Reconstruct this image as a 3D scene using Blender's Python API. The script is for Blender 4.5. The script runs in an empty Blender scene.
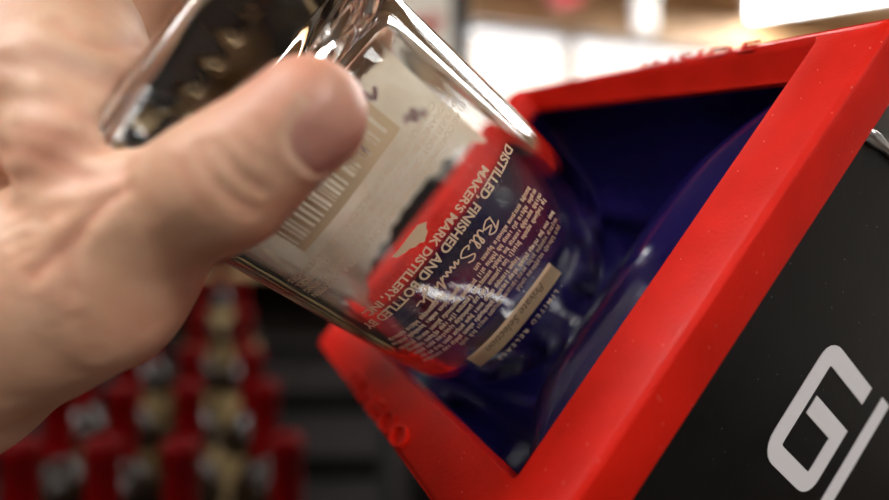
import bpy, bmesh, math, random
import numpy as np
from mathutils import Vector, Matrix, noise
random.seed(7); np.random.seed(7)
C0 = bpy.context.scene
COL = C0.collection
H = 1.45                                   # eye height of the camera
PI = math.pi

def W(p):                                  # room coordinates: x right, y ahead of the camera, z up
    return Vector((p[0], p[2], H - p[1]))

# ------------------------------------------------------------------ camera, sky, exposure
cam_d = bpy.data.cameras.new('camera'); cam = bpy.data.objects.new('camera', cam_d); COL.objects.link(cam)
cam.location = (0, 0, H); cam.rotation_euler = (PI/2, 0, 0)
cam_d.sensor_width = 36.0; cam_d.lens = 24.0; cam_d.clip_start = 0.01
cam_d.dof.use_dof = True; cam_d.dof.focus_distance = 0.146; cam_d.dof.aperture_fstop = 3.6
C0.camera = cam
wd = bpy.data.worlds.new('daylight'); C0.world = wd; wd.use_nodes = True
bg = wd.node_tree.nodes['Background']; bg.inputs[0].default_value = (0.80, 0.90, 1.0, 1); bg.inputs[1].default_value = 7.0
C0.view_settings.view_transform = 'Standard'; C0.view_settings.look = 'None'
C0.view_settings.gamma = 1.0; C0.view_settings.use_curve_mapping = False
C0.view_settings.exposure = 0.85
C0.cycles.max_bounces = 20; C0.cycles.transmission_bounces = 18; C0.cycles.glossy_bounces = 8
C0.cycles.sample_clamp_indirect = 8.0; C0.cycles.use_denoising = True
C0.cycles.caustics_refractive = True; C0.cycles.blur_glossy = 0.5
LAMP = 11.0                                 # brightness of the ceiling lights' diffusers
# ceiling lights: centre x, y, length, width, turn
FIXTURES = [(2.24, 2.76, 1.5, 0.95, -0.47), (-1.25, -0.35, 1.4, 0.62, -0.2), (-2.3, 2.4, 1.3, 0.62, -0.2),
            (1.30, -1.20, 1.3, 0.60, -0.2), (0.3, -2.6, 1.3, 0.62, -0.2), (0.70, 1.75, 1.7, 0.62, 0.25)]  # last one is added, out of view, for glints on the navy flap

# ------------------------------------------------------------------ helpers
def tag(o, label=None, cat=None, group=None, kind=None):
    if label: o['label'] = label
    if cat: o['category'] = cat
    if group: o['group'] = group
    if kind: o['kind'] = kind
    return o

def empty(name, loc, label, cat, group=None):
    o = bpy.data.objects.new(name, None); COL.objects.link(o); o.location = loc
    o.empty_display_size = 0.02
    return tag(o, label, cat, group)

def mesh_obj(name, verts, faces, mat, parent=None, smooth=False, origin=None, auto=None):
    """verts in room coordinates (Vectors or tuples); the object's origin is its parent's, or `origin`"""
    if parent is not None:
        org = Vector((0, 0, 0)); q = parent
        while q is not None: org += Vector(q.location); q = q.parent
    else:
        org = Vector(origin) if origin is not None else Vector((0, 0, 0))
    me = bpy.data.meshes.new(name)
    me.from_pydata([tuple(Vector(v) - org) for v in verts], [], [tuple(f) for f in faces])
    me.materials.append(mat)
    if smooth: me.polygons.foreach_set('use_smooth', [True]*len(me.polygons))
    me.update()
    o = bpy.data.objects.new(name, me); COL.objects.link(o)
    if parent is not None: o.parent = parent
    else: o.location = org
    if auto:
        bm = bmesh.new(); bm.from_mesh(me)
        for e in bm.edges:
            if len(e.link_faces) == 2 and e.calc_face_angle(0) > auto: e.smooth = False
        bm.to_mesh(me); bm.free()
    return o

def fix_normals(o):
    bm = bmesh.new(); bm.from_mesh(o.data); bmesh.ops.recalc_face_normals(bm, faces=bm.faces); bm.to_mesh(o.data); bm.free()

def box_vf(x0, x1, y0, y1, z0, z1, rot=0.0, piv=(0, 0), bevel=0.0):
    bm = bmesh.new(); bmesh.ops.create_cube(bm, size=1.0)
    for v in bm.verts:
        v.co = Vector((x0 + (v.co.x+.5)*(x1-x0), y0 + (v.co.y+.5)*(y1-y0), z0 + (v.co.z+.5)*(z1-z0)))
    if bevel: bmesh.ops.bevel(bm, geom=bm.edges[:], offset=bevel, segments=2, affect='EDGES')
    c, s = math.cos(rot), math.sin(rot)
    bm.verts.ensure_lookup_table(); bm.verts.index_update()
    vs = []
    for v in bm.verts:
        dx, dy = v.co.x-piv[0], v.co.y-piv[1]
        vs.append(Vector((piv[0]+c*dx-s*dy, piv[1]+s*dx+c*dy, v.co.z)))
    fs = [[v.index for v in f.verts] for f in bm.faces]; bm.free()
    return vs, fs

def join(*parts):
    V, F = [], []
    for v, f in parts:
        n = len(V); V += list(v); F += [[i+n for i in q] for q in f]
    return V, F

def tube_vf(pts, rads, seg=12, cap=True):
    pts = [Vector(p) for p in pts]; V, F = [], []
    ref = None
    for i, p in enumerate(pts):
        t = (pts[min(i+1, len(pts)-1)] - pts[max(i-1, 0)]).normalized()
        if ref is None: ref = t.orthogonal().normalized()
        ref = (ref - t*ref.dot(t)).normalized(); b = t.cross(ref)
        r = rads[i] if hasattr(rads, '__len__') else rads
        for k in range(seg):
            a = 2*PI*k/seg; V.append(p + ref*r*math.cos(a) + b*r*math.sin(a))
    for i in range(len(pts)-1):
        for k in range(seg):
            F.append([i*seg+k, i*seg+(k+1) % seg, (i+1)*seg+(k+1) % seg, (i+1)*seg+k])
    if cap: F.append(list(range(seg))[::-1]); F.append([(len(pts)-1)*seg+k for k in range(seg)])
    return V, F

def lathe_vf(prof, seg=24, base=(0, 0, 0)):
    """prof: (r, z) from bottom to top, r may be 0 at the ends"""
    V, F = [], []; b = Vector(base); rings = []
    for r, z in prof:
        if r < 1e-6: rings.append([len(V)]); V.append(b + Vector((0, 0, z)))
        else:
            rings.append(list(range(len(V), len(V)+seg)))
            for k in range(seg): V.append(b + Vector((r*math.cos(2*PI*k/seg), r*math.sin(2*PI*k/seg), z)))
    for A, B in zip(rings[:-1], rings[1:]):
        for k in range(seg):
            k2 = (k+1) % seg
            if len(A) == 1: F.append([A[0], B[k2], B[k]][::-1])
            elif len(B) == 1: F.append([A[k], A[k2], B[0]])
            else: F.append([A[k], A[k2], B[k2], B[k]])
    return V, F

# ------------------------------------------------------------------ materials
def mat(name, col, rough=0.5, metal=0.0, noise_amt=0.0, noise_scale=40.0, bump=0.0, bump_scale=200.0, coat=0.0, spec=0.5, col2=None, rough_var=0.0):
    m = bpy.data.materials.new(name); m.use_nodes = True; nt = m.node_tree; p = nt.nodes['Principled BSDF']
    p.inputs['Base Color'].default_value = (*col, 1); p.inputs['Roughness'].default_value = rough
    p.inputs['Metallic'].default_value = metal; p.inputs['Coat Weight'].default_value = coat
    p.inputs['Specular IOR Level'].default_value = spec
    tc = nt.nodes.new('ShaderNodeTexCoord')
    if noise_amt or col2 or rough_var:
        n = nt.nodes.new('ShaderNodeTexNoise'); n.inputs['Scale'].default_value = noise_scale; n.inputs['Detail'].default_value = 6
        nt.links.new(tc.outputs['Object'], n.inputs['Vector'])
        r = nt.nodes.new('ShaderNodeValToRGB')
        c2 = col2 or tuple(min(1, c*(1+noise_amt)) for c in col); c1 = col if col2 else tuple(c*(1-noise_amt) for c in col)
        r.color_ramp.elements[0].position = .35; r.color_ramp.elements[1].position = .65
        r.color_ramp.elements[0].color = (*c1, 1); r.color_ramp.elements[1].color = (*c2, 1)
        nt.links.new(n.outputs['Fac'], r.inputs['Fac']); nt.links.new(r.outputs['Color'], p.inputs['Base Color'])
        if rough_var:
            mr = nt.nodes.new('ShaderNodeMapRange'); mr.inputs['From Min'].default_value = .3; mr.inputs['From Max'].default_value = .7
            mr.inputs['To Min'].default_value = rough-rough_var; mr.inputs['To Max'].default_value = rough+rough_var
            nt.links.new(n.outputs['Fac'], mr.inputs['Value']); nt.links.new(mr.outputs['Result'], p.inputs['Roughness'])
    if bump:
        n2 = nt.nodes.new('ShaderNodeTexNoise'); n2.inputs['Scale'].default_value = bump_scale; n2.inputs['Detail'].default_value = 4
        nt.links.new(tc.outputs['Object'], n2.inputs['Vector'])
        b = nt.nodes.new('ShaderNodeBump'); b.inputs['Strength'].default_value = bump; b.inputs['Distance'].default_value = 0.001
        nt.links.new(n2.outputs['Fac'], b.inputs['Height']); nt.links.new(b.outputs['Normal'], p.inputs['Normal'])
    return m

def emit(name, col, strength):
    m = bpy.data.materials.new(name); m.use_nodes = True; nt = m.node_tree
    p = nt.nodes['Principled BSDF']; p.inputs['Base Color'].default_value = (.8, .8, .8, 1)
    p.inputs['Emission Color'].default_value = (*col, 1); p.inputs['Emission Strength'].default_value = strength
    return m

def specks(m, col, scale, thr, fac=1.0):
    """small dust specks and short scuffs of another colour on a material"""
    nt = m.node_tree; p = nt.nodes['Principled BSDF']; tc = nt.nodes.new('ShaderNodeTexCoord')
    v = nt.nodes.new('ShaderNodeTexVoronoi'); v.inputs['Scale'].default_value = scale
    nt.links.new(tc.outputs['Object'], v.inputs['Vector'])
    r = nt.nodes.new('ShaderNodeMath'); r.operation = 'LESS_THAN'; r.inputs[1].default_value = thr
    nt.links.new(v.outputs['Distance'], r.inputs[0])
    mx = nt.nodes.new('ShaderNodeMixRGB'); mx.inputs['Color2'].default_value = (*col, 1)
    ml = nt.nodes.new('ShaderNodeMath'); ml.operation = 'MULTIPLY'; ml.inputs[1].default_value = fac
    nt.links.new(r.outputs[0], ml.inputs[0]); nt.links.new(ml.outputs[0], mx.inputs['Fac'])
    src = p.inputs['Base Color']
    if src.is_linked: nt.links.new(src.links[0].from_socket, mx.inputs['Color1'])
    else: mx.inputs['Color1'].default_value = src.default_value
    nt.links.new(mx.outputs['Color'], src)

M = {}
M['red'] = mat('red rubber', (0.55, 0.0090, 0.0022), .44, spec=.17, noise_amt=.10, noise_scale=60, bump=.12, bump_scale=900, rough_var=.08)
specks(M['red'], (.85, .35, .28), 330, .055, .7)
M['navy'] = mat('navy vinyl', (0.0075, 0.0050, 0.052), .12, noise_amt=.25, noise_scale=25, bump=.10, bump_scale=90, rough_var=.05)
specks(M['navy'], (.05, .05, .12), 420, .05, .6)
M['black'] = mat('black plastic', (0.0026, 0.0026, 0.0032), .36, spec=.22, noise_amt=.2, noise_scale=50, bump=.03, bump_scale=500, rough_var=.06)
specks(M['black'], (.35, .33, .32), 260, .045, .6)
M['white_print'] = mat('white print', (0.78, 0.76, 0.78), .4)
M['steel'] = mat('steel', (.62, .62, .64), .28, metal=1.0, bump=.1)
M['darksteel'] = mat('dark steel', (.02, .02, .022), .45, metal=.3)
M['ink'] = mat('tan ink', (.66, .52, .36), .45)
M['ink_dark'] = mat('brown ink', (.10, .06, .035), .5)
M['strip'] = mat('tan strip', (.64, .50, .32), .45)
M['paper'] = mat('cream label paper', (.90, .83, .69), .8, col2=(.78, .68, .52), noise_scale=70, bump=.3, bump_scale=300)
def translucent(m, fac):                   # thin paper that lets light through
    nt = m.node_tree; p = nt.nodes['Principled BSDF']; out = nt.nodes['Material Output']
    t = nt.nodes.new('ShaderNodeBsdfTranslucent'); mx = nt.nodes.new('ShaderNodeMixShader'); mx.inputs[0].default_value = fac
    nt.links.new(p.inputs['Base Color'].links[0].from_socket, t.inputs['Color'])
    nt.links.new(p.outputs[0], mx.inputs[1]); nt.links.new(t.outputs[0], mx.inputs[2]); nt.links.new(mx.outputs[0], out.inputs['Surface'])
translucent(M['paper'], .6)
M['pinkmark'] = mat('pink ink', (.72, .36, .48), .6)
M['wood'] = mat('brown wood', (.34, .19, .085), .5, col2=(.50, .30, .14), noise_scale=6)
M['cream'] = mat('cream board', (.78, .72, .62), .6, noise_amt=.04, noise_scale=9)
M['wall'] = mat('wall paint', (.50, .47, .43), .7, noise_amt=.05, noise_scale=4)
M['sidewall'] = mat('brown wall paint', (.20, .165, .135), .7, noise_amt=.05, noise_scale=4)
M['darkwall'] = mat('dark panelling', (.010, .007, .006), .6, spec=.1, noise_amt=.2, noise_scale=8)
M['floor'] = mat('brown floor', (.045, .032, .024), .4, col2=(.06, .044, .032), noise_scale=5)
M['beam'] = mat('pale post paint', (.90, .88, .85), .5)
M['lampframe'] = mat('white lamp frame', (.75, .75, .75), .4)
M['diffuser'] = emit('diffuser', (1.0, .975, .945), LAMP)
M['shelf'] = mat('black shelf', (.006, .005, .005), .6, spec=.1, noise_amt=.2)
M['tanboard'] = mat('tan board', (.42, .29, .14), .5, noise_amt=.2, noise_scale=12)
M['wax'] = mat('red wax', (.085, .0004, .001), .35, noise_amt=.15, noise_scale=30, spec=.06)
M['amber'] = mat('dark amber glass', (.012, .006, .003), .22, spec=.3)
M['tanlabel'] = mat('tan label', (.24, .17, .075), .7, noise_amt=.12, noise_scale=30)
M['mark'] = mat('label marks', (.14, .06, .04), .7)
M['redsign'] = mat('red sign', (.65, .03, .03), .4)

def glass(name, col, ior=1.5, rough=0.0):
    m = bpy.data.materials.new(name); m.use_nodes = True; p = m.node_tree.nodes['Principled BSDF']
    p.inputs['Base Color'].default_value = (*col, 1); p.inputs['Roughness'].default_value = rough
    p.inputs['Transmission Weight'].default_value = 1.0; p.inputs['IOR'].default_value = ior
    return m
M['glass'] = glass('clear bottle glass', (.965, .97, .965))
M['pane'] = glass('window glass', (.98, .99, 1.0), 1.02)

def skin_material():
    m = bpy.data.materials.new('skin'); m.use_nodes = True; nt = m.node_tree; p = nt.nodes['Principled BSDF']
    L = nt.links.new; tc = nt.nodes.new('ShaderNodeTexCoord')
    n = nt.nodes.new('ShaderNodeTexNoise'); n.inputs['Scale'].default_value = 55; n.inputs['Detail'].default_value = 5
    L(tc.outputs['Object'], n.inputs['Vector'])
    r = nt.nodes.new('ShaderNodeValToRGB'); r.color_ramp.elements[0].position = .3; r.color_ramp.elements[1].position = .72
    r.color_ramp.elements[0].color = (.57, .30, .185, 1); r.color_ramp.elements[1].color = (.70, .445, .30, 1)
    L(n.outputs['Fac'], r.inputs['Fac'])
    at = nt.nodes.new('ShaderNodeAttribute'); at.attribute_name = 'flush'
    sp = nt.nodes.new('ShaderNodeSeparateColor'); L(at.outputs['Color'], sp.inputs['Color'])
    m1 = nt.nodes.new('ShaderNodeMixRGB'); m1.inputs['Color2'].default_value = (.64, .24, .165, 1)
    L(sp.outputs['Red'], m1.inputs['Fac']); L(r.outputs['Color'], m1.inputs['Color1'])
    m2 = nt.nodes.new('ShaderNodeMixRGB'); m2.inputs['Color2'].default_value = (.52, .24, .21, 1)
    L(sp.outputs['Green'], m2.inputs['Fac']); L(m1.outputs['Color'], m2.inputs['Color1'])
    m3 = nt.nodes.new('ShaderNodeMixRGB'); m3.inputs['Color2'].default_value = (.80, .60, .44, 1)
    L(sp.outputs['Blue'], m3.inputs['Fac']); L(m2.outputs['Color'], m3.inputs['Color1'])
    L(m3.outputs['Color'], p.inputs['Base Color'])
    mr = nt.nodes.new('ShaderNodeMapRange'); mr.inputs['To Min'].default_value = .50; mr.inputs['To Max'].default_value = .30
    L(sp.outputs['Green'], mr.inputs['Value']); L(mr.outputs['Result'], p.inputs['Roughness'])
    p.inputs['Subsurface Weight'].default_value = .25; p.inputs['Subsurface Radius'].default_value = (1.0, .35, .18)
    p.inputs['Subsurface Scale'].default_value = .004
    v = nt.nodes.new('ShaderNodeTexVoronoi'); v.inputs['Scale'].default_value = 900; L(tc.outputs['Object'], v.inputs['Vector'])
    n2 = nt.nodes.new('ShaderNodeTexNoise'); n2.inputs['Scale'].default_value = 260; n2.inputs['Detail'].default_value = 4
    mp = nt.nodes.new('ShaderNodeMapping'); mp.inputs['Rotation'].default_value = (.3, .5, .6); mp.inputs['Scale'].default_value = (.45, 1, 1.3)
    L(tc.outputs['Object'], mp.inputs['Vector']); L(mp.outputs['Vector'], n2.inputs['Vector'])
    ad = nt.nodes.new('ShaderNodeMath'); ad.operation = 'MULTIPLY_ADD'; ad.inputs[1].default_value = .35
    L(v.outputs['Distance'], ad.inputs[0]); L(n2.outputs['Fac'], ad.inputs[2])
    b = nt.nodes.new('ShaderNodeBump'); b.inputs['Strength'].default_value = .30; b.inputs['Distance'].default_value = .0006
    L(ad.outputs[0], b.inputs['Height']); L(b.outputs['Normal'], p.inputs['Normal'])
    return m
M['skin'] = skin_material()

# ------------------------------------------------------------------ the room
CEIL = H + 1.42
def struct(name, vf, m, **k):
    o = mesh_obj(name, vf[0], vf[1], m, origin=k.get('origin')); o['kind'] = 'structure'; return o
struct('floor', box_vf(-5, 3.5, -4, 6.5, -.1, 0), M['floor'])
struct('ceiling', box_vf(-5, 3.5, -4, 6.5, CEIL, CEIL+.1), M['wood'])
struct('wall_left', box_vf(-5.1, -5, -4, 6.5, 0, CEIL), M['sidewall'])
struct('wall_right', box_vf(3.5, 3.6, -4, 6.5, 0, CEIL), M['wall'])
struct('wall_rear', box_vf(-5, 3.5, -4.1, -4, 0, CEIL), M['sidewall'])
# the far wall, turned a little, with a band of high windows
RW = 0.295; PV = (0.15, 3.05)
WZ0, WZ1 = H + .80, H + 1.165
def wl(x0, x1, y0, y1, z0, z1): return box_vf(PV[0]+x0, PV[0]+x1, PV[1]+y0, PV[1]+y1, z0, z1, RW, PV)
struct('wall_back', join(wl(-5, 3.3, 0, .12, 0, WZ0), wl(-5, 3.3, 0, .12, WZ1, CEIL), wl(-5, -.45, 0, .12, WZ0, WZ1), wl(3.2, 3.3, 0, .12, WZ0, WZ1)), M['wall'])
struct('trim_1', wl(-5, 3.3, -.05, -.001, WZ1+.002, CEIL-.001), M['wood'])
struct('trim_2', wl(-.5, 3.25, -.03, -.001, WZ0-.05, WZ0), M['beam'])
for i, (a, b) in enumerate(((-.45, .56), (.60, 1.9), (1.96, 3.2))):
    fr = struct('window_%d' % (i+1), join(wl(a, b, .03, .09, WZ0, WZ0+.02), wl(a, b, .03, .09, WZ1-.02, WZ1)), M['beam'])
    mesh_obj('window_pane', *wl(a, b, .055, .06, WZ0+.02, WZ1-.02), M['pane'], parent=fr)
for i, (a, b) in enumerate(((.56, .60), (1.9, 1.96))):
    struct('trim_%d' % (i+3), wl(a, b, .01, .10, WZ0, WZ1), M['wall'])
# a pale post and the small red sign hanging under the ceiling
po = mesh_obj('ceiling_post', *box_vf(.855, .94, 2.62, 2.695, H+.97, CEIL-.001, bevel=.006), M['beam'], origin=(.9, 2.65, CEIL))
tag(po, 'pale square drop post hanging from the ceiling before the bright high windows', 'post')
sg = empty('hanging_sign', (.56, 2.75, H+1.10), 'small red sign hanging below the wood ceiling before the windows', 'sign')
mesh_obj('sign_board', *box_vf(.49, .63, 2.74, 2.76, H+1.13, H+1.30, bevel=.004), M['redsign'], parent=sg)
for hx in (.52, .60): mesh_obj('hanger', *tube_vf([(hx, 2.75, H+1.295), (hx, 2.75, CEIL-.001)], .003, 8), M['steel'], parent=sg)
FL = ['bright white ceiling light above the right corner of the red frame', 'ceiling light nearest overhead, left of the hand',
      'ceiling light far to the left over the bottle display', 'ceiling light overhead to the right of the black box',
      'ceiling light behind the viewer', 'added ceiling light beyond the red frame, for glints on the navy flap']
for (x, y, l, w, rz), lab in zip(FIXTURES, FL):
    f = empty('ceiling_light', (x, y, CEIL), lab, 'ceiling light', 'fluorescent ceiling lights')
    def bx(x0, x1, y0, y1, z0, z1): return box_vf(x+x0, x+x1, y+y0, y+y1, z0, z1, rz, (x, y))
    a, b = l/2, w/2; z0, z1 = CEIL-.06, CEIL-.001
    mesh_obj('frame', *join(bx(-a, a, -b, -b+.03, z0, z1), bx(-a, a, b-.03, b, z0, z1), bx(-a, -a+.03, -b+.03, b-.03, z0, z1), bx(a-.03, a, -b+.03, b-.03, z0, z1)), M['lampframe'], parent=f)
    mesh_obj('diffuser', *bx(-a+.031, a-.031, -b+.031, b-.031, z0+.005, z0+.02), M['diffuser'], parent=f)

# ------------------------------------------------------------------ geometry of the bottle axis and of the box opening
def npv(*a): return np.array(a, float)
d = npv(.7107, .5173, .4767); d /= np.linalg.norm(d)
m_ = npv(-.3686, -.3033, .8787); m_ -= d*(m_@d); m_ /= np.linalg.norm(m_)
eu = np.cross(d, m_); eu = eu if eu[1] < 0 else -eu
CB = m_*.16689
def Q(s, phi, rho):                        # bottle coordinates: along the axis, angle (0 = nearest side, 90 = up), radius
    a = math.radians(phi); return CB + d*s + rho*(-math.cos(a)*m_ + math.sin(a)*eu)
n_ = npv(.6843, .5948, .4218); r1 = npv(.4184, .1536, -.8952); n_ /= np.linalg.norm(n_); r1 -= n_*(r1@n_); r1 /= np.linalg.norm(r1)
r2 = np.cross(n_, r1)
SB = 0.152; WB = SB/.9013; TB = npv(.2165, -.5164, 1.885*592.7/587.66)*SB
def B(u, v, w): return W(TB + r1*u + r2*v + n_*w)   # box coordinates: across, down, into the box

# ------------------------------------------------------------------ the bottle
PROF = [(-.0065, .0300), (-.0063, .0335), (-.0050, .0368), (-.0025, .0390), (.001, .0401), (.006, .0406), (.02, .0406), (.05, .0406), (.085, .0406), (.096, .0404), (.104, .0396),
        (.112, .0378), (.120, .0345), (.128, .0298), (.136, .0242), (.143, .0198), (.150, .0168), (.160, .0150), (.180, .0140), (.200, .0136)]
PS = np.array([p[0] for p in PROF]); PA = np.array([p[1] for p in PROF])
def exponent(s): return 2.0 + .75*(1-min(1, max(0, (s-.10)/.045)))
def se(phi, e):                            # superellipse radius factor
    c, s_ = abs(math.cos(phi)), abs(math.sin(phi)); return (c**e + s_**e)**(-1/e)
def bottle_r(s, phi_deg, off=0.0):
    a = float(np.interp(s, PS, PA)); return a*se(math.radians(phi_deg), exponent(s)) + off
def bottle_pt(s, phi, off=0.0): return W(Q(s, phi, bottle_r(s, phi, off)))

bot = empty('glass_bottle', W(CB + d*-.0065), 'clear glass bottle held in the hand, neck pushed into the red framed opening', 'bottle')
def smooth_prof(pr, step):
    pr = np.array(pr); t = np.r_[0, np.cumsum(np.linalg.norm(np.diff(pr, axis=0), axis=1))]
    # Catmull-Rom through the points
    out = []
    for i in range(len(pr)-1):
        p0, p1, p2, p3 = pr[max(i-1, 0)], pr[i], pr[i+1], pr[min(i+2, len(pr)-1)]
        k = max(1, int((t[i+1]-t[i])/step))
        for j in range(k):
            u = j/k
            out.append(.5*((2*p1)+(-p0+p2)*u+(2*p0-5*p1+4*p2-p3)*u*u+(-p0+3*p1-3*p2+p3)*u**3))
    out.append(pr[-1]); return out
def build_bottle():
    seg = 192
    outer = [(.0015, .0004), (.0012, .010), (-.001, .020), (-.0045, .0265)] + PROF + [(.2015, .0150), (.206, .0158), (.213, .0156), (.2165, .0140)]
    inner = [(.2165, .0112), (.212, .0098), (.19, .0098), (.165, .0104), (.152, .0122), (.146, .0148), (.138, .0192), (.130, .0246), (.121, .0298), (.112, .0337),
             (.103, .0358), (.09, .0368), (.05, .0369), (.032, .0368), (.026, .0362), (.0215, .0345), (.0185, .0310), (.0175, .0270), (.0185, .018), (.0205, .009), (.0212, .0004)]
    prof = smooth_prof(outer, .0016) + smooth_prof(inner, .0025)
    V, F = [], []
    no = len(smooth_prof(outer, .0016))
    for i, (s, a) in enumerate(prof):
        e = exponent(s)
        for k in range(seg):
            ph = 2*PI*k/seg; r = a*se(ph, e)
            if i < no and a > .03 and s < .02:      # the row of beads round the foot
                r += .0007*max(0, math.cos(40*ph))*math.exp(-((s-.0030)/.0014)**2)
            V.append(W(Q(s, math.degrees(ph), r)))
    n = len(prof)
    for i in range(n-1):
        for k in range(seg):
            k2 = (k+1) % seg; F.append([i*seg+k, i*seg+k2, (i+1)*seg+k2, (i+1)*seg+k])
    F.append(list(range(seg))[::-1]); F.append([(n-1)*seg+k for k in range(seg)])
    o = mesh_obj('glass_body', V, F, M['glass'], parent=bot, smooth=True); fix_normals(o); return o
build_bottle()

# printing on the near face: x runs along the text (down the picture), y towards the neck
ARC = {}
def arc_to_phi(x, s):                      # arc length from phi = 0, text runs towards smaller phi
    key = round(s, 3)
    if key not in ARC:
        ph = np.linspace(-100, 100, 401); P = np.array([[math.cos(math.radians(p)), math.sin(math.radians(p))] for p in ph])*np.array([bottle_r(key, p) for p in ph])[:, None]
        L = np.r_[0, np.cumsum(np.linalg.norm(np.diff(P, axis=0), axis=1))]; L -= L[200]; ARC[key] = (L, ph)
    L, ph = ARC[key]; return float(np.interp(-x, L, ph))
def text_mesh(txt, size, align='LEFT', bold=0.0, shear=0.0, spacing=1.0):
    cu = bpy.data.curves.new('t', 'FONT'); cu.body = txt; cu.size = size; cu.align_x = align; cu.offset = bold*size
    cu.shear = shear; cu.resolution_u = 3; cu.space_character = spacing
    ob = bpy.data.objects.new('t', cu); COL.objects.link(ob)
    dg = bpy.context.evaluated_depsgraph_get(); me = bpy.data.meshes.new_from_object(ob.evaluated_get(dg))
    vs = [(v.co.x, v.co.y) for v in me.vertices]; fs = [list(p.vertices) for p in me.polygons]
    bpy.data.objects.remove(ob); bpy.data.curves.remove(cu); bpy.data.meshes.remove(me)
    return vs, fs
def fit_text(txt, size, x0, x1, **k):      # text stretched to fill a run
    vs, fs = text_mesh(txt, size, **k); a = min(v[0] for v in vs); b = max(v[0] for v in vs)
    return [(x0 + (v[0]-a)/(b-a)*(x1-x0), v[1]) for v in vs], fs
def on_bottle(name, items, material, off=.00006, tilt=0.0, label=None):
    """items: (verts2d, faces, s of the baseline)"""
    V, F = [], []
    for vs, fs, s0 in items:
        n = len(V)
        for x, y in vs:
            s = s0 + y + tilt*x; V.append(bottle_pt(s, arc_to_phi(x, s), off))
        F += [[i+n for i in q] for q in fs]
    o = mesh_obj(name, V, F, material, parent=bot)
    if label: o['label'] = label
    return o
def grid2d(x0, x1, y0, y1, nx=24, ny=2):
    vs = [(x0+(x1-x0)*i/nx, y0+(y1-y0)*j/ny) for j in range(ny+1) for i in range(nx+1)]
    fs = [[j*(nx+1)+i, j*(nx+1)+i+1, (j+1)*(nx+1)+i+1, (j+1)*(nx+1)+i] for j in range(ny) for i in range(nx)]
    return vs, fs
# the two capital lines
on_bottle('maker_lines', [(*fit_text('DISTILLED, FINISHED AND BOTTLED BY', .0037, -.0275, .034, bold=.030), .0672),
                          (*fit_text("MAKER'S MARK DISTILLERY, INC.", .0032, -.0185, .030, bold=.030), .0639)], M['ink'])
# signature
def stroke2d(pts, w):
    vs, fs = [], []; P = [npv(*p) for p in pts]
    def nrm(a, b):
        t = b-a; L = np.linalg.norm(t); t = t/(L+1e-12); return npv(-t[1], t[0])
    for i, p in enumerate(P):
        n1 = nrm(P[max(i-1, 0)], P[max(i, 1)]); n2 = nrm(P[min(i, len(P)-2)], P[min(i+1, len(P)-1)])
        h = n1+n2; h /= np.linalg.norm(h)+1e-9; nn = h*(w/2/max(.5, float(h@n2)))
        vs += [tuple(p+nn), tuple(p-nn)]
    for i in range(len(P)-1): fs.append([2*i, 2*i+1, 2*i+3, 2*i+2])
    return vs, fs
def curve2d(ctrl, k=7):
    P = [npv(*c) for c in ctrl]; out = []
    for i in range(len(P)-1):
        p0, p1, p2, p3 = P[max(i-1, 0)], P[i], P[i+1], P[min(i+2, len(P)-1)]
        for j in range(k):
            u = j/k; out.append(.5*((2*p1)+(-p0+p2)*u+(2*p0-5*p1+4*p2-p3)*u*u+(-p0+3*p1-3*p2+p3)*u**3))
    out.append(P[-1]); return [tuple(p) for p in out]
SIG = [[(-6.2, .3), (-5.8, 2.6), (-5.5, 4.0), (-6.6, 3.4), (-5.0, 4.6), (-3.9, 3.6), (-5.3, 2.4), (-3.9, 1.4), (-5.2, .2), (-6.0, .6)],
       [(-3.6, 1.6), (-3.3, .2), (-2.7, .6), (-2.0, 3.4), (-2.5, 3.3), (-2.3, .3), (-1.6, .7), (-.9, 3.4), (-1.5, 3.2), (-1.2, .2), (-.6, .5)],
       [(2.2, 3.8), (1.2, 4.5), (.3, 3.6), (1.6, 2.2), (2.2, 1.0), (1.0, .0), (-.2, .5), (.4, 1.4)],
       [(2.7, .7), (3.4, 1.5), (3.5, .2), (4.2, 1.5), (4.6, .2), (5.2, 1.4), (5.7, .2), (6.1, 1.4), (6.6, .3), (7.3, 1.2), (7.1, .2), (8.0, 3.3), (7.9, .3), (8.7, 1.2), (8.9, .2)],
       [(9.6, 3.2), (12.4, 3.8), (11.3, 3.2), (11.2, .2), (10.2, -1.8), (9.5, -1.0), (11.5, .3), (12.2, 1.3), (12.4, .3), (13.6, .6)]]
on_bottle('signature', [(*stroke2d([(x*.00145-.0005, y*.00092) for x, y in curve2d(c)], .00045), .0726) for c in SIG], M['ink'], tilt=-.02)
# paragraphs of tiny lettering too small to read: rows of short word shapes
def word_row(x0, x1, h, rnd):
    V, F = [], []; x = x0
    while x < x1 - h:
        for _ in range(rnd.randint(2, 8)):
            if x > x1: break
            wd_ = h*rnd.choice((.34, .5, .5, .62)); up = h*rnd.choice((.72, .72, .72, 1.0)); lo = -h*rnd.choice((0, 0, 0, .22)); st = h*.2
            n = len(V)
            V += [(x, lo), (x+st, lo), (x+st, up), (x, up)]; F.append([n, n+1, n+2, n+3])
            if wd_ > h*.4:
                V += [(x+wd_-st, 0), (x+wd_, 0), (x+wd_, h*.72), (x+wd_-st, h*.72)]; F.append([n+4, n+5, n+6, n+7])
                y = rnd.choice((0, .26, .54))*h
                V += [(x+st*.8, y), (x+wd_-st*.8, y), (x+wd_-st*.8, y+st*.9), (x+st*.8, y+st*.9)]; F.append([n+8, n+9, n+10, n+11])
            x += wd_ + h*.13
        x += h*.42
    return V, F
rnd = random.Random(3)
rows = []
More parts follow.
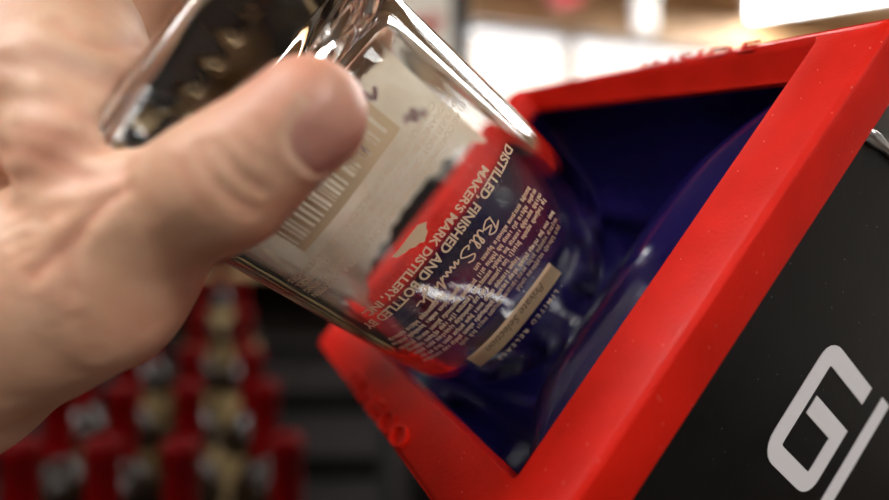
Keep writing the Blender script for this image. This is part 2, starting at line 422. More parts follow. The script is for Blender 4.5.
for s, x0, x1 in [(.0924, -.0195, .0010), (.0904, -.0205, .0230), (.0884, -.0215, .0330), (.0864, -.0060, .0340),
                  (.0842, -.0225, .0345), (.0822, -.0228, .0345), (.0802, -.0228, .0340), (.0782, -.0222, .0030)]:
    rows.append((*word_row(x0, x1, .00150, rnd), s))
rows += [(*word_row(.009, .0345, .0015, rnd), .0778), (*word_row(.0125, .0345, .0015, rnd), .0757)]
on_bottle('paragraph_lettering', rows, M['ink'])
# the tan strip, its script and the spaced capitals above it
st = on_bottle('tan_strip', [(*grid2d(-.0100, .0245, 0, .0060, 30, 4), .0962)], M['strip'], label='tan strip with brown script')
on_bottle('script', [(*fit_text('Private Selection', .0036, -.0045, .0190, shear=.35), .0977)], M['ink_dark'], off=.00012)
on_bottle('spaced_capitals', [(*fit_text('LIMITED RELEASE', .0024, -.0055, .0195, bold=.01, spacing=1.5), .1040)], M['ink'])
# the outline of the state printed between the lines
KY = [(-4.6, -1.2), (-3.2, -1.0), (0, -1.1), (2.6, -1.0), (4.0, .1), (3.0, .8), (2.7, 1.5), (1.7, 1.9), (.9, 2.3), (.2, 1.6), (-.8, 1.4), (-1.6, .7), (-2.6, .5), (-3.2, .2), (-4.2, -.2)]
from mathutils.geometry import tessellate_polygon
KYT = [list(t) for t in tessellate_polygon([[Vector((x, y, 0)) for x, y in KY]])]
def subdiv(vs, fs, n):                     # split triangles so that they follow the curved glass
    for _ in range(n):
        vs = list(vs); mid = {}; out = []
        def m(a, b):
            k = (min(a, b), max(a, b))
            if k not in mid: mid[k] = len(vs); vs.append(((vs[a][0]+vs[b][0])/2, (vs[a][1]+vs[b][1])/2))
            return mid[k]
        for a, b, c in fs:
            x, y, z = m(a, b), m(b, c), m(c, a); out += [[a, x, z], [x, b, y], [z, y, c], [x, y, z]]
        fs = out
    return vs, fs
on_bottle('state_outline', [(*subdiv([(-x*.00135+.0060, y*.00125) for x, y in KY], KYT, 3), .0600)], M['strip'], off=.00008)
# warning text towards the foot
warn = [(*fit_text('(1) ACCORDING TO THE SURGEON GENERAL, WOMEN', .0021, -.0280, .034), .0512), (*fit_text('SHOULD NOT DRINK ALCOHOLIC BEVERAGES DURING', .0021, -.0265, .034), .0489),
        (*fit_text('PREGNANCY BECAUSE OF THE RISK OF BIRTH DEFECTS.', .0021, -.0270, .034), .0466), (*fit_text('(2) CONSUMPTION OF ALCOHOLIC BEVERAGES', .0021, -.0262, .034), .0443)]
on_bottle('warning_lettering', warn, M['ink'])
# printed bar code block: a tan field whose bars are left clear
bars = []; x = -.0120
rb = random.Random(11)
while x < .0225:
    w = rb.choice((.0005, .0008, .0012, .0018)); bars.append((*grid2d(x, x+w, 0, .0125, 1, 4), .0270)); x += w + rb.choice((.0003, .0005, .0008))
bars += [(*grid2d(-.0125, .0230, 0, .0022, 24, 1), .0395), (*grid2d(-.0125, .0230, 0, .0016, 24, 1), .0254), (*grid2d(-.0125, -.0120, 0, .015, 1, 4), .0254)]
on_bottle('bar_code', bars, M['strip'])
# the paper label on the far side, seen through the glass from behind
def far_label():
    V, F = [], []; nx, ny = 60, 22
    for j in range(ny+1):
        for i in range(nx+1):
            phi = 116 + (262-116)*i/nx; t = j/ny
            lo = .033 + .0016*noise.noise(Vector((i*.31, 0, 0))); hi = .0875 + .0028*noise.noise(Vector((i*.27, 5, 0)))
            s = lo + (hi-lo)*t; V.append(bottle_pt(s, phi, .0004))
    for j in range(ny):
        for i in range(nx):
            a = j*(nx+1)+i; F.append([a, a+1, a+nx+2, a+nx+1])
    o = mesh_obj('paper_label', V, F, M['paper'], parent=bot, smooth=True); o['label'] = 'cream paper label stuck on the far side'
    return o
far_label()
for sc_, ph, k in ((.048, 152, 1.0), (.066, 140, .8), (.060, 172, .8)):
    vs, fs = stroke2d(curve2d([(-3, 0), (-1.5, 2.4), (-.6, -1.6), (.6, 2.2), (1.4, -1.2), (3, .8)], 6), .9)
    V_ = [bottle_pt(sc_ + y*.0016*k, ph + x*3.0*k, .00018) for x, y in vs]
    mesh_obj('pink_mark', V_, fs, M['pinkmark'], parent=bot)

# ------------------------------------------------------------------ the black box with its red rubber frame
box = empty('bottle_box', B(WB/2, SB/2, .20), 'black box tilted beside the hand with a red rubber frame round its navy opening', 'box')
IU0, IU1, IV0, IV1 = .0180, .1520, .0066, .1350      # the opening
RIMW = .0133
def rounded_rect(u0, u1, v0, v1, r, k):
    pts = []
    for cx, cy, a0 in ((u1-r, v0+r, -90), (u1-r, v1-r, 0), (u0+r, v1-r, 90), (u0+r, v0+r, 180)):
        for j in range(k+1):
            a = math.radians(a0 + 90*j/k); pts.append((cx + r*math.cos(a), cy + r*math.sin(a)))
    return pts
def warp(u, v):                            # the rubber bows outwards a little along its top, foot and near side
    k = min(1, max(0, u/.085)); k = k*k*(3-2*k)
    if v < IV0: v -= .0036*k*(IV0-v)/IV0
    if v > IV1: v += .0024*k*(v-IV1)/(SB-IV1)
    if u > IU1: u += .0012*(u-IU1)/(WB-IU1)
    return u, v
def build_frame():
    # cross-section stations: (distance factor outer->inner, corner radius, depth)
    K = 6; st_ = []
    def out(i, r, w): st_.append((rounded_rect(i, WB-i, i, SB-i, max(r, .0004), K), w))
    def inn(i, r, w): st_.append((rounded_rect(IU0-i, IU1+i*.12, IV0-i, IV1+i*.12, max(r, .0004), K), w))
    out(.004, .002, RIMW); out(.0, .0028, RIMW); out(.0, .0028, .0016); out(.0003, .0028, .0009); out(.0005, .0027, .00105); out(.0008, .0026, .00085)
    out(.0012, .0026, .0004); out(.0024, .0024, -.0001)
    inn(.0044, .0018, -.0002); inn(.0039, .0014, .0001); inn(.0030, .0012, .0017); inn(.0007, .0006, .0074); inn(.0, .0005, .0083); inn(.0, .0005, .0098); inn(.003, .0010, .0108)
    V, F = [], []; n = len(st_[0][0])
    for pts, w in st_:
        for u, v in pts: V.append(B(*warp(u, v), w))
    L = len(st_)
    for i in range(L):
        i2 = (i+1) % L
        for k in range(n): F.append([i*n+k, i*n+(k+1) % n, i2*n+(k+1) % n, i2*n+k])
    o = mesh_obj('rubber_frame', V, F, M['red'], parent=box, smooth=True, auto=.6); fix_normals(o); return o
frame = build_frame()
# raised lettering on the frame
def raised(name, txt, size, org, xdir, ydir, h=.0005, x_len=None):
    vs, fs = fit_text(txt, size, 0, x_len, bold=-.004, spacing=1.15)
    V, F = [], []
    for z in (.0004, -h):
        for x, y in vs:
            u = org[0] + xdir[0]*x + ydir[0]*y; v = org[1] + xdir[1]*x + ydir[1]*y; V.append(B(*(warp(u, v) if v > .05 else (u, v)), z))
    n = len(vs); cnt = {}
    for f in fs:
        F.append([i+n for i in f])
        for a, b in zip(f, f[1:]+f[:1]): cnt[(a, b)] = 1
    for (a, b) in list(cnt):
        if (b, a) not in cnt: F.append([a, b, b+n, a+n])
    o = mesh_obj(name, V, F, M['red'], parent=frame); fix_normals(o); return o
raised('raised_lettering', 'DIMECO', .0085, (.054, .1504), (1, 0), (0, -1), h=.0013, x_len=.054)
raised('raised_lettering', 'INSIDE', .0058, (.088, .0013), (1, 0), (0, -1), h=.0003, x_len=.046)

# the navy liner: four slack flaps closing round the bottle
def build_liner():
    N = 160; V, F = [], []
    qa = TB                                    # bottle axis in box coordinates
    def axis_at(w):
        s = (n_@(TB) + w - n_@CB)/(n_@d); P = CB + d*s - TB; return P@r1, P@r2, s
    rect = rounded_rect(IU0-.002, IU1+.002, IV0-.002, IV1+.002, .002, 6)
    # resample the rectangle evenly by arc
    R = np.array(rect + rect[:1]); L = np.r_[0, np.cumsum(np.linalg.norm(np.diff(R, axis=0), axis=1))]
    tt = np.linspace(0, L[-1], N, endpoint=False); RU = np.interp(tt, L, R[:, 0]); RV = np.interp(tt, L, R[:, 1])
    cu, cv = (IU0+IU1)/2, (IV0+IV1)/2
    wl_ = [.0100 + .11*(i/44) for i in range(45)]
    fr = [(i/44)**1.6 for i in range(45)]
    for w, f in zip(wl_, fr):
        au, av, s = axis_at(w)
        for k in range(N):
            dx, dy = RU[k]-au, RV[k]-av; ang = math.atan2(dy, dx); rad = math.hypot(dx, dy)
            a = float(np.interp(s, PS, PA)); rmin = a*1.10 + .0022
            r = rad + (max(.0185, rmin)-rad)*f
            r *= 1 + .02*math.sin(5*ang+.6)*f*(1-f)*4
            r -= .0045*math.exp(-((f-.24-.04*math.sin(ang*2))/.045)**2) + .003*math.exp(-((f-.55-.05*math.sin(ang*3+1))/.05)**2)
            r = max(r, rmin)
            V.append(B(au + r*math.cos(ang), av + r*math.sin(ang), w + .003*math.sin(3*ang+1)*f*(1-f)*4))
    nr = len(wl_)
    for i in range(nr-1):
        for k in range(N): F.append([i*N+k, i*N+(k+1) % N, (i+1)*N+(k+1) % N, (i+1)*N+k])
    o = mesh_obj('navy_liner', V, F, M['navy'], parent=box, smooth=True); o['label'] = 'glossy navy lining of the opening'
    sb = o.modifiers.new('s', 'SUBSURF'); sb.levels = 1; sb.render_levels = 1
    so = o.modifiers.new('th', 'SOLIDIFY'); so.thickness = .0008; so.offset = 0
    return o
build_liner()
# the stiff navy flap that leans in from the near side of the frame against the bottle
def build_flap():
    top = curve2d([(.1535, .0068), (.1440, .0078), (.1310, .0130), (.1195, .0280), (.1168, .0480), (.1160, .0780), (.1165, .0985), (.1215, .1175), (.1355, .1315), (.1480, .1346), (.1535, .1353)], 6)
    V, F = [], []; n = len(top); K = 12
    for u, v in top:
        for j in range(K+1):
            t = j/K; uu = .1535 + (u-.1535)*t; vv = v 
            wv = .0088 + .0040*t*t + .0070*max(0, (t-.42)/.58)**2 + .0004*math.sin(v*90)*t
            V.append(B(uu, vv, wv))
        for dw, du in ((.004, .0004), (.010, .0012), (.018, .003)):       # the turned-down lip
            V.append(B(u + du, v, .0088+.0040+.0070+dw))
    m = K+4
    for i in range(n-1):
        for j in range(m-1): F.append([i*m+j, i*m+j+1, (i+1)*m+j+1, (i+1)*m+j])
    o = mesh_obj('liner_flap', V, F, M['navy'], parent=box, smooth=True)
    so = o.modifiers.new('th', 'SOLIDIFY'); so.thickness = .0007; so.offset = 0
build_flap()
# the black body behind the frame; its top flares upwards
BD = .23; IN = .0022
def bodyq(w):
    k = (w-RIMW)/(BD-RIMW); top = .0205 - .072*k; cr = .0014 - .072*k
    return [(IN, cr), (WB-.012, cr), (WB-IN, top), (WB-IN, SB-IN), (IN, SB-IN)]
def build_body():
    V, F = [], []; ws = [RIMW-.002, .06, .12, BD]; m = 5
    for w in ws:
        for u, v in bodyq(w): V.append(B(u, v, w))
    for i in range(3):
        for k in range(m): F.append([i*m+k, i*m+(k+1) % m, (i+1)*m+(k+1) % m, (i+1)*m+k])
    F.append([3*m+k for k in range(m)])
    o = mesh_obj('black_body', V, F, M['black'], parent=box)
    bm = bmesh.new(); bm.from_mesh(o.data); bmesh.ops.recalc_face_normals(bm, faces=bm.faces)
    c = B(WB/2, SB/2, BD/2); o_loc = Vector(box.location)   # outward facing
    f0 = max(bm.faces, key=lambda f: (f.calc_center_median()+o_loc-c).length)
    if f0.normal.dot(f0.calc_center_median()+o_loc-c) < 0: bmesh.ops.reverse_faces(bm, faces=bm.faces)
    bm.to_mesh(o.data); bm.free()
    so = o.modifiers.new('th', 'SOLIDIFY'); so.thickness = .0020; so.offset = -1
    return o
build_body()
# bright metal edging along the upper edge of the side panel
ed = [B(WB-IN+.0006, bodyq(w)[2][1]-.0003, w) for w in np.linspace(RIMW+.0005, BD-.002, 40)]
mesh_obj('metal_edging', *tube_vf(ed, [.0016 + .0004*math.sin(i*2.3) for i in range(40)], 10), M['steel'], parent=box, smooth=True)
# white lettering on the side panel: x into the box, y up along the panel
def round_path(pts, r, k=6):
    out = [npv(*pts[0])]
    for a, b, c, rr in zip(pts[:-2], pts[1:-1], pts[2:], r):
        if rr == 0: out.append(npv(*b)); continue
        a, b, c = npv(*a), npv(*b), npv(*c); t1 = (a-b)/np.linalg.norm(a-b); t2 = (c-b)/np.linalg.norm(c-b)
        for j in range(k+1):
            u = j/k; p0, p2 = b+t1*rr, b+t2*rr; out.append((1-u)**2*p0 + 2*u*(1-u)*b + u*u*p2)
    out.append(npv(*pts[-1])); return out
def side_letter(name, pts, w):
    vs, fs = stroke2d([tuple(p) for p in pts], w); U = WB-IN+.00025
    V = [B(U, v, x) for x, v in vs] + [B(U-.0004, v, x) for x, v in vs]; n = len(vs)
    F = list(fs) + [[i+n for i in f[::-1]] for f in fs]
    loop = list(range(0, n, 2)) + list(range(n-1, 0, -2))
    for a, b in zip(loop, loop[1:]+loop[:1]): F.append([a, b, b+n, a+n])
    o = mesh_obj(name, V, F, M['white_print'], parent=box); fix_normals(o); return o
side_letter('white_letter', round_path([(.0730, .0626), (.0494, .0626), (.0494, .0925), (.0708, .0925), (.0708, .0764), (.0540, .0764)], (.0036, .0040, .0036, 0)), .0054)
side_letter('white_letter', [(.0822, .0590), (.0822, .0593), (.0822, .10), (.0822, .142)], .0050)

# steel arm and post that carry the box (a grey end of it shows under the frame)
stand = empty('box_stand', (B(WB/2, SB*.5, .16)[0], B(WB/2, SB*.5, .16)[1], 0), 'grey steel post stand under the tilted black box', 'stand')
sx, sy = stand.location[0], stand.location[1]
low = B(WB*.5, SB-IN+.006, .13)
mesh_obj('post', *tube_vf([(sx, sy, .02), (sx, sy, low[2]-.10)], .018, 20), M['steel'], parent=stand, smooth=True, auto=.6)
mesh_obj('foot_plate', *box_vf(sx-.13, sx+.13, sy-.13, sy+.13, 0, .02, bevel=.004), M['darksteel'], parent=stand)
cr = []
pl = []
for (u, v, w) in ((.012, SB-IN+.0005, .030), (WB-.03, SB-IN+.0005, .030), (WB-.03, SB-IN+.0005, .20), (.012, SB-IN+.0005, .20)): pl.append((u, v, w))
Vp = [B(*p) for p in pl] + [B(u, v+.006, w) for u, v, w in pl]
Fp = [[0, 1, 2, 3], [4, 5, 6, 7]] + [[k, (k+1) % 4, 4+(k+1) % 4, 4+k] for k in range(4)]
o = mesh_obj('bracket_plate', Vp, Fp, M['steel'], parent=box); fix_normals(o)
mesh_obj('neck_tube', *tube_vf([(sx, sy, low[2]-.11), (sx, sy, low[2]-.095), tuple(Vector((sx, sy, low[2]))*.35+Vector(low)*.65-Vector((0, 0, .012))), tuple(B(WB*.5, SB-IN+.0070, .13))], .014, 16), M['steel'], parent=stand, smooth=True)

# ------------------------------------------------------------------ behind: the cream poster on its black upright, shelf uprights
ps = empty('poster_stand', (.02, 1.0, 0), 'cream poster with red scribbles clipped to a black upright, seen over and through the glass', 'poster stand')
def px(u, v, z): return W(((u-444.5)/592.7*z, (v-250)/592.7*z, z))
def px_box(u0, u1, v0, v1, z, th, **k):
    a, b = px(u0, v1, z), px(u1, v0, z); return box_vf(a[0], b[0], z, z+th, a[2], b[2], **k)
mesh_obj('poster', *px_box(386, 451, -120, 112, .95, .004), M['cream'], parent=ps)
mesh_obj('upright', *box_vf(.012, .040, .955, .985, 0, 2.1, bevel=.002), M['darksteel'], parent=ps)
mesh_obj('foot_plate', *box_vf(-.09, .2, .85, 1.15, 0, .012, bevel=.003), M['darksteel'], parent=ps)
mesh_obj('poster_clip', *box_vf(-.03, .03, .945, .99, 1.93, 1.97, bevel=.003), M['darksteel'], parent=ps)
for (u, v, s) in ((428, 26, 1.0), (418, -22, 1.1), (412, 70, 1.1), (406, 30, .8), (414, -60, 1.1), (424, 92, .8)):
    pts = [px(u + s*(10*math.cos(t*1.9)+t*1.8-8), v + s*(8*math.sin(t*2.7)-t*.5), .9475) for t in np.linspace(0, 9, 40)]
    mesh_obj('red_scribble', *tube_vf(pts, .0016, 5), M['redsign'], parent=ps)

# tiered display of red topped bottles below the hand
ROWZ = [.60, .74, .90, 1.10, 1.38, 1.75]; CAPY = [.222, .198, .180, .143, .095, .056]
RL = ['lowest black display riser, nearest, under the front red topped bottles', 'second black riser from the front of the bottle display', 'third black riser from the front of the bottle display',
      'fourth black riser from the front of the bottle display', 'fifth black riser from the front of the bottle display', 'tallest black riser at the back of the bottle display']
for i, (z, cy) in enumerate(zip(ROWZ, CAPY)):
    top = H - cy - .215
    y0 = z - .07; y1 = (ROWZ[i+1]-.0701) if i < 5 else z + .12
    tag(mesh_obj('display_riser', *box_vf(-1.9, -.10, y0, y1, 0, top, bevel=.003), M['shelf'], origin=(-1, (y0+y1)/2, 0)), RL[i], 'display riser', 'risers of the bottle display')
def dead_bottle(loc, lab, grp):
    t = empty('wax_bottle', loc, lab, 'bottle', grp); lx = Vector(loc)
    mesh_obj('glass_body', *lathe_vf([(0, 0), (.038, 0), (.040, .004), (.040, .115), (.037, .128), (.026, .146), (.017, .158), (.0145, .172), (.0145, .238), (0, .238)], 20, lx), M['amber'], parent=t, smooth=True)
    mesh_obj('paper_label', *lathe_vf([(.0404, .030), (.0406, .032), (.0406, .095), (.0404, .097)], 20, lx), M['tanlabel'], parent=t, smooth=True)
    V, F = lathe_vf([(.0172, .158), (.0176, .160), (.0165, .17), (.0165, .228), (.0185, .231), (.0185, .243), (.016, .247), (0, .2475)], 20, lx)
    for i in range(20):                         # runs of wax
        drop = (0, .012, .004, .022, .002, .009, .018, 0)[i % 8]
        V[i] = V[i] + Vector((V[i][0]-lx[0], V[i][1]-lx[1], 0))*(.42*drop/.012*.5) - Vector((0, 0, drop))
    mesh_obj('wax_top', V, F, M['wax'], parent=t, smooth=True)
    return t
proto = None
ORD = ['nearest', 'second', 'third', 'fourth', 'fifth', 'farthest']
ROWS = {  # picture column of each cap, from the nearest row to the farthest
 'the row just left of the red frame': [286, 266, 254, 243, 240, None],
 'the row in the middle below the hand': [186, 191, 188, 198, 203, 222],
 'the row left of the middle, under the wrist': [105, 124, 132, 152, None, None],
 'the leftmost row under the forearm': [24, 58, 78, None, None, None]}
for nm, us in ROWS.items():
    for i, u in enumerate(us):
        if u is None: continue
        z = ROWZ[i]; loc = ((u-444.5)/592.7*z + rnd.uniform(-.003, .003), z + rnd.uniform(-.012, .012), H - CAPY[i] - .215)
        lab = '%s red wax topped bottle in %s' % (ORD[i], nm)
        if proto is None: proto = dead_bottle(loc, lab, 'red topped bottles on the tiered display')
        else:
            t = proto.copy(); COL.objects.link(t); t.location = loc; t['label'] = lab
            for ch in list(proto.children):
                c = ch.copy(); COL.objects.link(c); c.parent = t
# dark partition and a few dim things beside the display
pt = mesh_obj('display_partition', *box_vf(-.24, .35, 2.1, 2.14, 0, H+.3, bevel=.004), M['shelf'], origin=(.05, 2.12, 0))
tag(pt, 'tall black partition behind the red topped bottles', 'partition')
su = empty('shelving_unit', (-1.3, 2.3, 0), 'tall dark shelving unit with tan boards behind the bottle and hand', 'shelving')
mesh_obj('back_panel', *box_vf(-2.4, -.30, 2.44, 2.47, 0, 2.75, bevel=.003), M['darkwall'], parent=su)
for xs in (-2.4, -1.7, -1.0, -.33): mesh_obj('side_panel', *box_vf(xs, xs+.03, 2.13, 2.439, 0, 2.75, bevel=.003), M['darkwall'], parent=su)
for zz in (.5, .95, 1.35, 1.75, 2.15, 2.55):
    for xs in (-2.4, -1.7, -1.0): mesh_obj('shelf_board', *box_vf(xs+.031, xs+(.699 if xs < -1.01 else .669), 2.13, 2.439, zz, zz+.03, bevel=.003), M['tanboard'], parent=su)
ud = mesh_obj('shelf_post', *px_box(378, 390, 330, 700, .80, .02, bevel=.002), M['darksteel'], origin=(-.1, .81, 0))
tag(ud, 'thin black post standing behind the lower red edge', 'post')

# ------------------------------------------------------------------ the hand: one continuous surface from a distance field
def cpx(u, v, z): return npv((u-444.5)/592.7*z, (v-250)/592.7*z, z)
def smin(a, b, k):
    h = np.clip(.5 + .5*(b-a)/k, 0, 1); return b*(1-h) + a*h - k*h*(1-h)
def cone(P, a, b, ra, rb):                 # tapered capsule
    ab = b-a; t = np.clip(((P-a)@ab)/(ab@ab), 0, 1); dd = P - (a + t[..., None]*ab)
    return np.sqrt((dd*dd).sum(-1)) - (ra + (rb-ra)*t)
def chain(P, pts, rads, k):
    r = None
    for a, b, ra, rb in zip(pts[:-1], pts[1:], rads[:-1], rads[1:]):
        c = cone(P, a, b, ra, rb); r = c if r is None else smin(r, c, k)
    return r
WRIST = cpx(-75, 322, .135); ELBOW = WRIST + npv(-.185, .085, -.03)
# thumb: base, knuckle, joint, tip
TH = [cpx(4, 298, .136), cpx(136, 228, .124), cpx(226, 183, .1150), cpx(304, 116, .1135)]
TR = [.0225, .0148, .0120, .0106]
F_IDX = [Q(.012, 246, .064), Q(.026, 192, .0545), Q(.033, 150, .0515), Q(.035, 121, .0500)]
F_MID = [Q(-.012, 243, .062), Q(-.0175, 190, .0500), Q(-.017, 150, .048), Q(-.016, 124, .046)]
F_RNG = [Q(-.034, 240, .060), Q(-.037, 192, .0490), Q(-.037, 154, .046), Q(-.036, 130, .043)]
F_PNK = [Q(-.053, 241, .057), Q(-.056, 204, .048), Q(-.056, 168, .044), Q(-.054, 146, .041)]
FR = [(.0125, .0100, .0086, .0074), (.0130, .0105, .0088, .0076), (.0130, .0105, .0088, .0076), (.0120, .0090, .0078, .0068)]
def hand_sdf(P):
    palm = None
    for f, r, wk in zip((F_IDX, F_MID, F_RNG, F_PNK), FR, (-.012, -.004, .006, .016)):
        wst = WRIST + npv(.0, 0, .004) - d*wk*.0 + np.cross(d, m_)*0 + npv(-wk*.35, -wk*.9, wk*.6)
        c = chain(P, [f[0], f[0]*.5+wst*.5, wst], [r[0]+.002, .0165, .020], .010)
        palm = c if palm is None else smin(palm, c, .014)
    arm = chain(P, [WRIST, WRIST*.45+ELBOW*.55, ELBOW], [.0255, .033, .041], .02)
    palm = smin(palm, arm, .022)
    fing = None
    for f, r in zip((F_IDX, F_MID, F_RNG, F_PNK), FR):
        c = chain(P, f, r, .004)
        fing = c if fing is None else smin(fing, c, .0022)
    h = smin(palm, fing, .007)
    # heel of the palm and the ball of the thumb
    h = smin(h, cone(P, cpx(-60, 140, .152), cpx(74, 104, .139), .024, .0200), .012)
    th = chain(P, TH, TR, .006)
    th = smin(th, cone(P, cpx(14, 322, .130), cpx(102, 296, .126), .0210, .0168), .010)
    th = smin(th, cone(P, cpx(270, 150, .1128), cpx(312, 112, .1128), .0098, .0098), .004)
    web = chain(P, [cpx(62, 50, .140), cpx(68, 96, .130), cpx(76, 150, .1235), cpx(92, 208, .1235)], [.0165, .0145, .0112, .0110], .006)
    h = smin(h, cone(P, cpx(-40, 62, .155), cpx(66, 36, .150), .021, .0185), .012)
    h = smin(h, web, .007)
    h = smin(h, th, .0045)
    # pressed against the glass, never into it
    R_ = P - CB; s = R_@d; ax = R_@(-m_); ay = R_@eu; rho = np.sqrt(ax*ax+ay*ay)+1e-9; e = 2.75
    fac = ((np.abs(ax)/rho)**e + (np.abs(ay)/rho)**e)**(-1/e)
    a = np.interp(s, PS, PA); gl = np.maximum(rho - a*fac, -.0067-s)
    return np.maximum(h, .0003-gl)
def surface_nets(sdf, lo, hi, step):
    lo = np.array(lo, float); n = (np.ceil((np.array(hi)-lo)/step)).astype(int)
    Bk = 12; nb = -(-n//Bk); n = nb*Bk
    D = np.full(tuple(n+1), 1.0, np.float32)
    # coarse pass on block centres, fine pass only near the surface
    ci = np.stack(np.meshgrid(*[np.arange(k) for k in nb], indexing='ij'), -1).reshape(-1, 3)
    cc = lo + (ci*Bk + Bk/2)*step; cd = sdf(cc); lim = Bk*step*1.05
    for (i, j, k), v in zip(ci*Bk, cd):
        sl = (slice(i, i+Bk+1), slice(j, j+Bk+1), slice(k, k+Bk+1))
        if abs(v) > lim: D[sl] = np.where(np.abs(D[sl]) < .9, D[sl], np.sign(v)); continue
        g = np.stack(np.meshgrid(np.arange(i, i+Bk+1), np.arange(j, j+Bk+1), np.arange(k, k+Bk+1), indexing='ij'), -1)
        D[sl] = sdf(lo + g*step)
    S = D < 0
    cnt = np.zeros(tuple(n), np.uint8)
    for a in (0, 1):
        for b in (0, 1):
            for c in (0, 1): cnt += S[a:n[0]+a, b:n[1]+b, c:n[2]+c]
    cells = np.argwhere((cnt > 0) & (cnt < 8)); idx = np.full(tuple(n), -1, np.int64); idx[tuple(cells.T)] = np.arange(len(cells))
    acc = np.zeros((len(cells), 3)); num = np.zeros(len(cells))
    offs = [npv(a, b, c).astype(int) for a in (0, 1) for b in (0, 1) for c in (0, 1)]
    for p in offs:
        for ax in range(3):
            if p[ax] == 1: continue
            q = p.copy(); q[ax] = 1
            va = D[tuple((cells+p).T)]; vb = D[tuple((cells+q).T)]; mk = (va < 0) != (vb < 0)
            t = np.where(mk, va/(va-vb+1e-12), 0); pos = p + np.zeros((len(cells), 3)); pos[:, ax] += t
            acc[mk] += pos[mk]; num[mk] += 1
    V = lo + (cells + acc/np.maximum(num, 1)[:, None])*step
    F = []
    for ax in range(3):
        b, c = [x for x in range(3) if x != ax]
        e = np.argwhere(np.diff(S.astype(np.int8), axis=ax) != 0)
        e = e[(e[:, b] > 0) & (e[:, c] > 0) & (e[:, b] < n[b]) & (e[:, c] < n[c]) & (e[:, ax] < n[ax])]
        db = np.zeros(3, int); db[b] = 1; dc = np.zeros(3, int); dc[c] = 1
        q = np.stack([idx[tuple((e-db-dc).T)], idx[tuple((e-dc).T)], idx[tuple(e.T)], idx[tuple((e-db).T)]], 1)
        F.append(q[(q >= 0).all(1)])
    return V, np.concatenate(F)
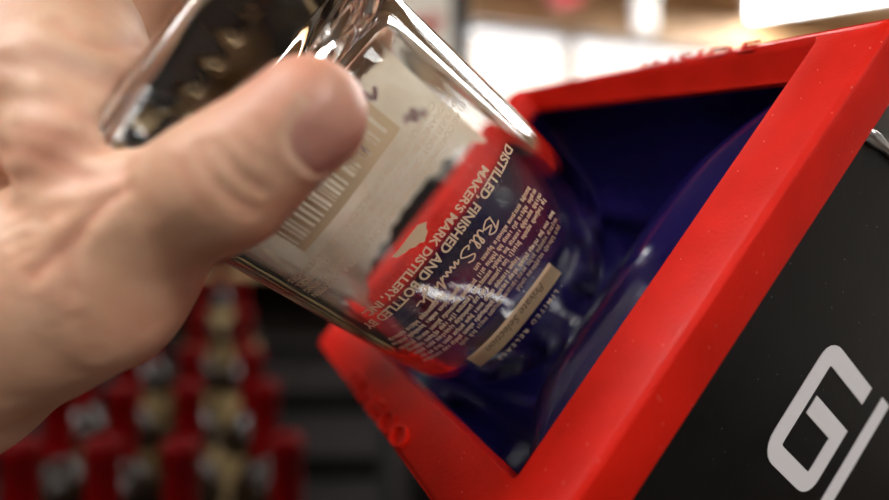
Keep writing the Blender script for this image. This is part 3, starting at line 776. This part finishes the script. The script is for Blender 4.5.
def build_hand():
    V, F = surface_nets(hand_sdf, (-.285, -.135, .070), (.02, .215, .260), .0011)
    used = np.unique(F); V = V  # every vertex lies on the surface
    # surface normals from the field
    e = 4e-4; G = np.stack([hand_sdf(V+npv(*o)*e) - hand_sdf(V-npv(*o)*e) for o in ((1, 0, 0), (0, 1, 0), (0, 0, 1))], 1)
    Nn = G/np.linalg.norm(G, axis=1, keepdims=True)
    disp = np.zeros(len(V)); flush = np.zeros((len(V), 3))
    # thumb frame
    ta = TH[3]-TH[2]; ta /= np.linalg.norm(ta); nn = npv(.60, .50, -.62); nn -= ta*(nn@ta); nn /= np.linalg.norm(nn); tw = np.cross(ta, nn)
    rel = V - TH[3]; x = rel@ta; y = rel@tw; z = rel@nn
    # nail plate: a rounded field on the outer side of the last joint
    front = np.clip((Nn@nn-.15)/.35, 0, 1)
    xb = -.0046; yb = 0.0
    edge = np.maximum(np.abs((y-yb)/.0072)**3.2 + np.where(x < xb+.006, np.abs((x-xb-.006)/.0062)**2.4, 0), 0)**(1/2.6) - 1
    edge = np.where(x > xb+.006, np.abs((y-yb)/.0072) - 1, edge)*.0072
    nail = np.clip(-edge/.0007, 0, 1)*front
    disp += -.0004*np.exp(-((edge)/.0007)**2)*front + .0003*np.exp(-((edge-.0015)/.0010)**2)*front*(x < .003)
    flush[:, 1] = nail*np.clip(.85 - (x-xb)*38, .18, .85)
    flush[:, 2] = .7*np.exp(-((edge-.0006)/.0006)**2)*front*(x < .0035)
    tipred = np.clip((x+.017)/.016, 0, 1)*np.clip(1-np.abs(z)/.03, 0, 1); flush[:, 0] = np.maximum(flush[:, 0], .55*tipred*(1-nail*.6))
    # creases: polylines lying on the skin, with depth and width
    def crease(pts, depth, width, ridge=0.0, red=.25):
        nonlocal disp
        P3 = [npv(*p) for p in pts]; best = np.full(len(V), 9.0)
        lo_ = np.min(P3, 0)-.012; hi_ = np.max(P3, 0)+.012; sel = np.where(((V > lo_) & (V < hi_)).all(1))[0]
        Vs = V[sel]; bs = np.full(len(sel), 9.0)
        for a, b in zip(P3[:-1], P3[1:]):
            ab = b-a; t = np.clip((Vs-a)@ab/(ab@ab), 0, 1); q = Vs-(a+t[:, None]*ab); bs = np.minimum(bs, np.sqrt((q*q).sum(1)))
        g = np.exp(-(bs/width)**2); disp[sel] += -depth*g + ridge*np.exp(-((bs-width*2.0)/(width*1.1))**2)
        flush[sel, 0] = np.maximum(flush[sel, 0], red*g)
    def on_skin(u, v):                     # the point of the skin seen along a direction
        r = cpx(u, v, 1.0); lam = .085
        for _ in range(60):
            s = float(hand_sdf((r*lam)[None])[0]); lam += s*.8/np.linalg.norm(r)
            if s < 1e-4 or lam > .3: break
        return r*lam
    def sk(pts, *a, **k): crease([on_skin(*p) for p in curve2d(pts, 5)], *a, **k)
    # joint wrinkles on the back of the thumb
    sk([(200, 148), (208, 172), (226, 194), (250, 210)], .00032, .0013, .0002)
    sk([(216, 142), (230, 165), (248, 182), (262, 190)], .00026, .0010, .0002)
    sk([(182, 164), (190, 185), (206, 206)], .00014, .0014, .0001)
    sk([(236, 138), (248, 152), (262, 160)], .00012, .0010, .0001)
    # ball of the thumb: long soft folds
    sk([(128, 188), (108, 200), (86, 222), (60, 250), (34, 276)], .0007, .0014, .0001, red=.45)
    for k in range(5):
        u0 = 62 + 15*k; sk([(u0, 262-10*k*.5), (u0+5, 290-k*5), (u0+22, 330-k*6), (u0+34, 352-k*8)], .00018, .0018, .00005, red=.06)
    sk([(80, 235), (70, 262), (74, 292)], .0005, .0016, .0002)
    # folds across the palm
    sk([(0, 150), (30, 152), (62, 166), (96, 178), (122, 172)], 0.00053, 0.00204, 0.00022, red=0.35)
    sk([(0, 182), (26, 178), (50, 184), (80, 186)], 0.00033, 0.00178, 0.00014, red=0.24)
    sk([(14, 128), (44, 132), (74, 146), (106, 150)], 0.00037, 0.00191, 0.00018, red=0.28)
    sk([(50, 96), (74, 112), (102, 122), (126, 120)], 0.00037, 0.00191, 0.00018, red=0.28)
    sk([(40, 52), (66, 66), (96, 82), (132, 84)], 0.00041, 0.00204, 0.00018, red=0.28)
    sk([(0, 100), (26, 104), (52, 116)], 0.00025, 0.00178, 0.00011, red=0.21)
    sk([(0, 62), (30, 66), (58, 80), (84, 98)], 0.00029, 0.00178, 0.00011, red=0.21)
    sk([(60, 24), (84, 40), (112, 48), (142, 44)], 0.00041, 0.00191, 0.00014, red=0.28)
    sk([(8, 210), (44, 214), (76, 206), (104, 196)], 0.00025, 0.00178, 0.00011, red=0.21)
    for k in range(8):
        sk([(6+k*6, 230+k*14), (26+k*6, 222+k*14), (48+k*5, 224+k*13)], .00025, .0010, .0001, red=.08)
    # soft unevenness
    nz = np.array([noise.noise(Vector(p)*75) for p in V]); nz2 = np.array([noise.noise(Vector(p)*210+Vector((9, 0, 0))) for p in V])
    disp += .00045*nz + .00016*nz2; flush[:, 0] = np.clip(flush[:, 0] + .16*np.clip(nz+.1, 0, 1), 0, 1)
    V2 = V + Nn*disp[:, None]
    o = mesh_obj('person', [W(p) for p in V2], F.tolist(), M['skin'], smooth=True, origin=W(ELBOW))
    fix_normals(o)
    at = o.data.color_attributes.new('flush', 'FLOAT_COLOR', 'POINT')
    at.data.foreach_set('color', np.c_[flush, np.ones(len(V))].astype(np.float32).ravel())
    tag(o, 'person\'s bare hand gripping the clear bottle by its foot, thumb in front', 'person')
    return o
build_hand()
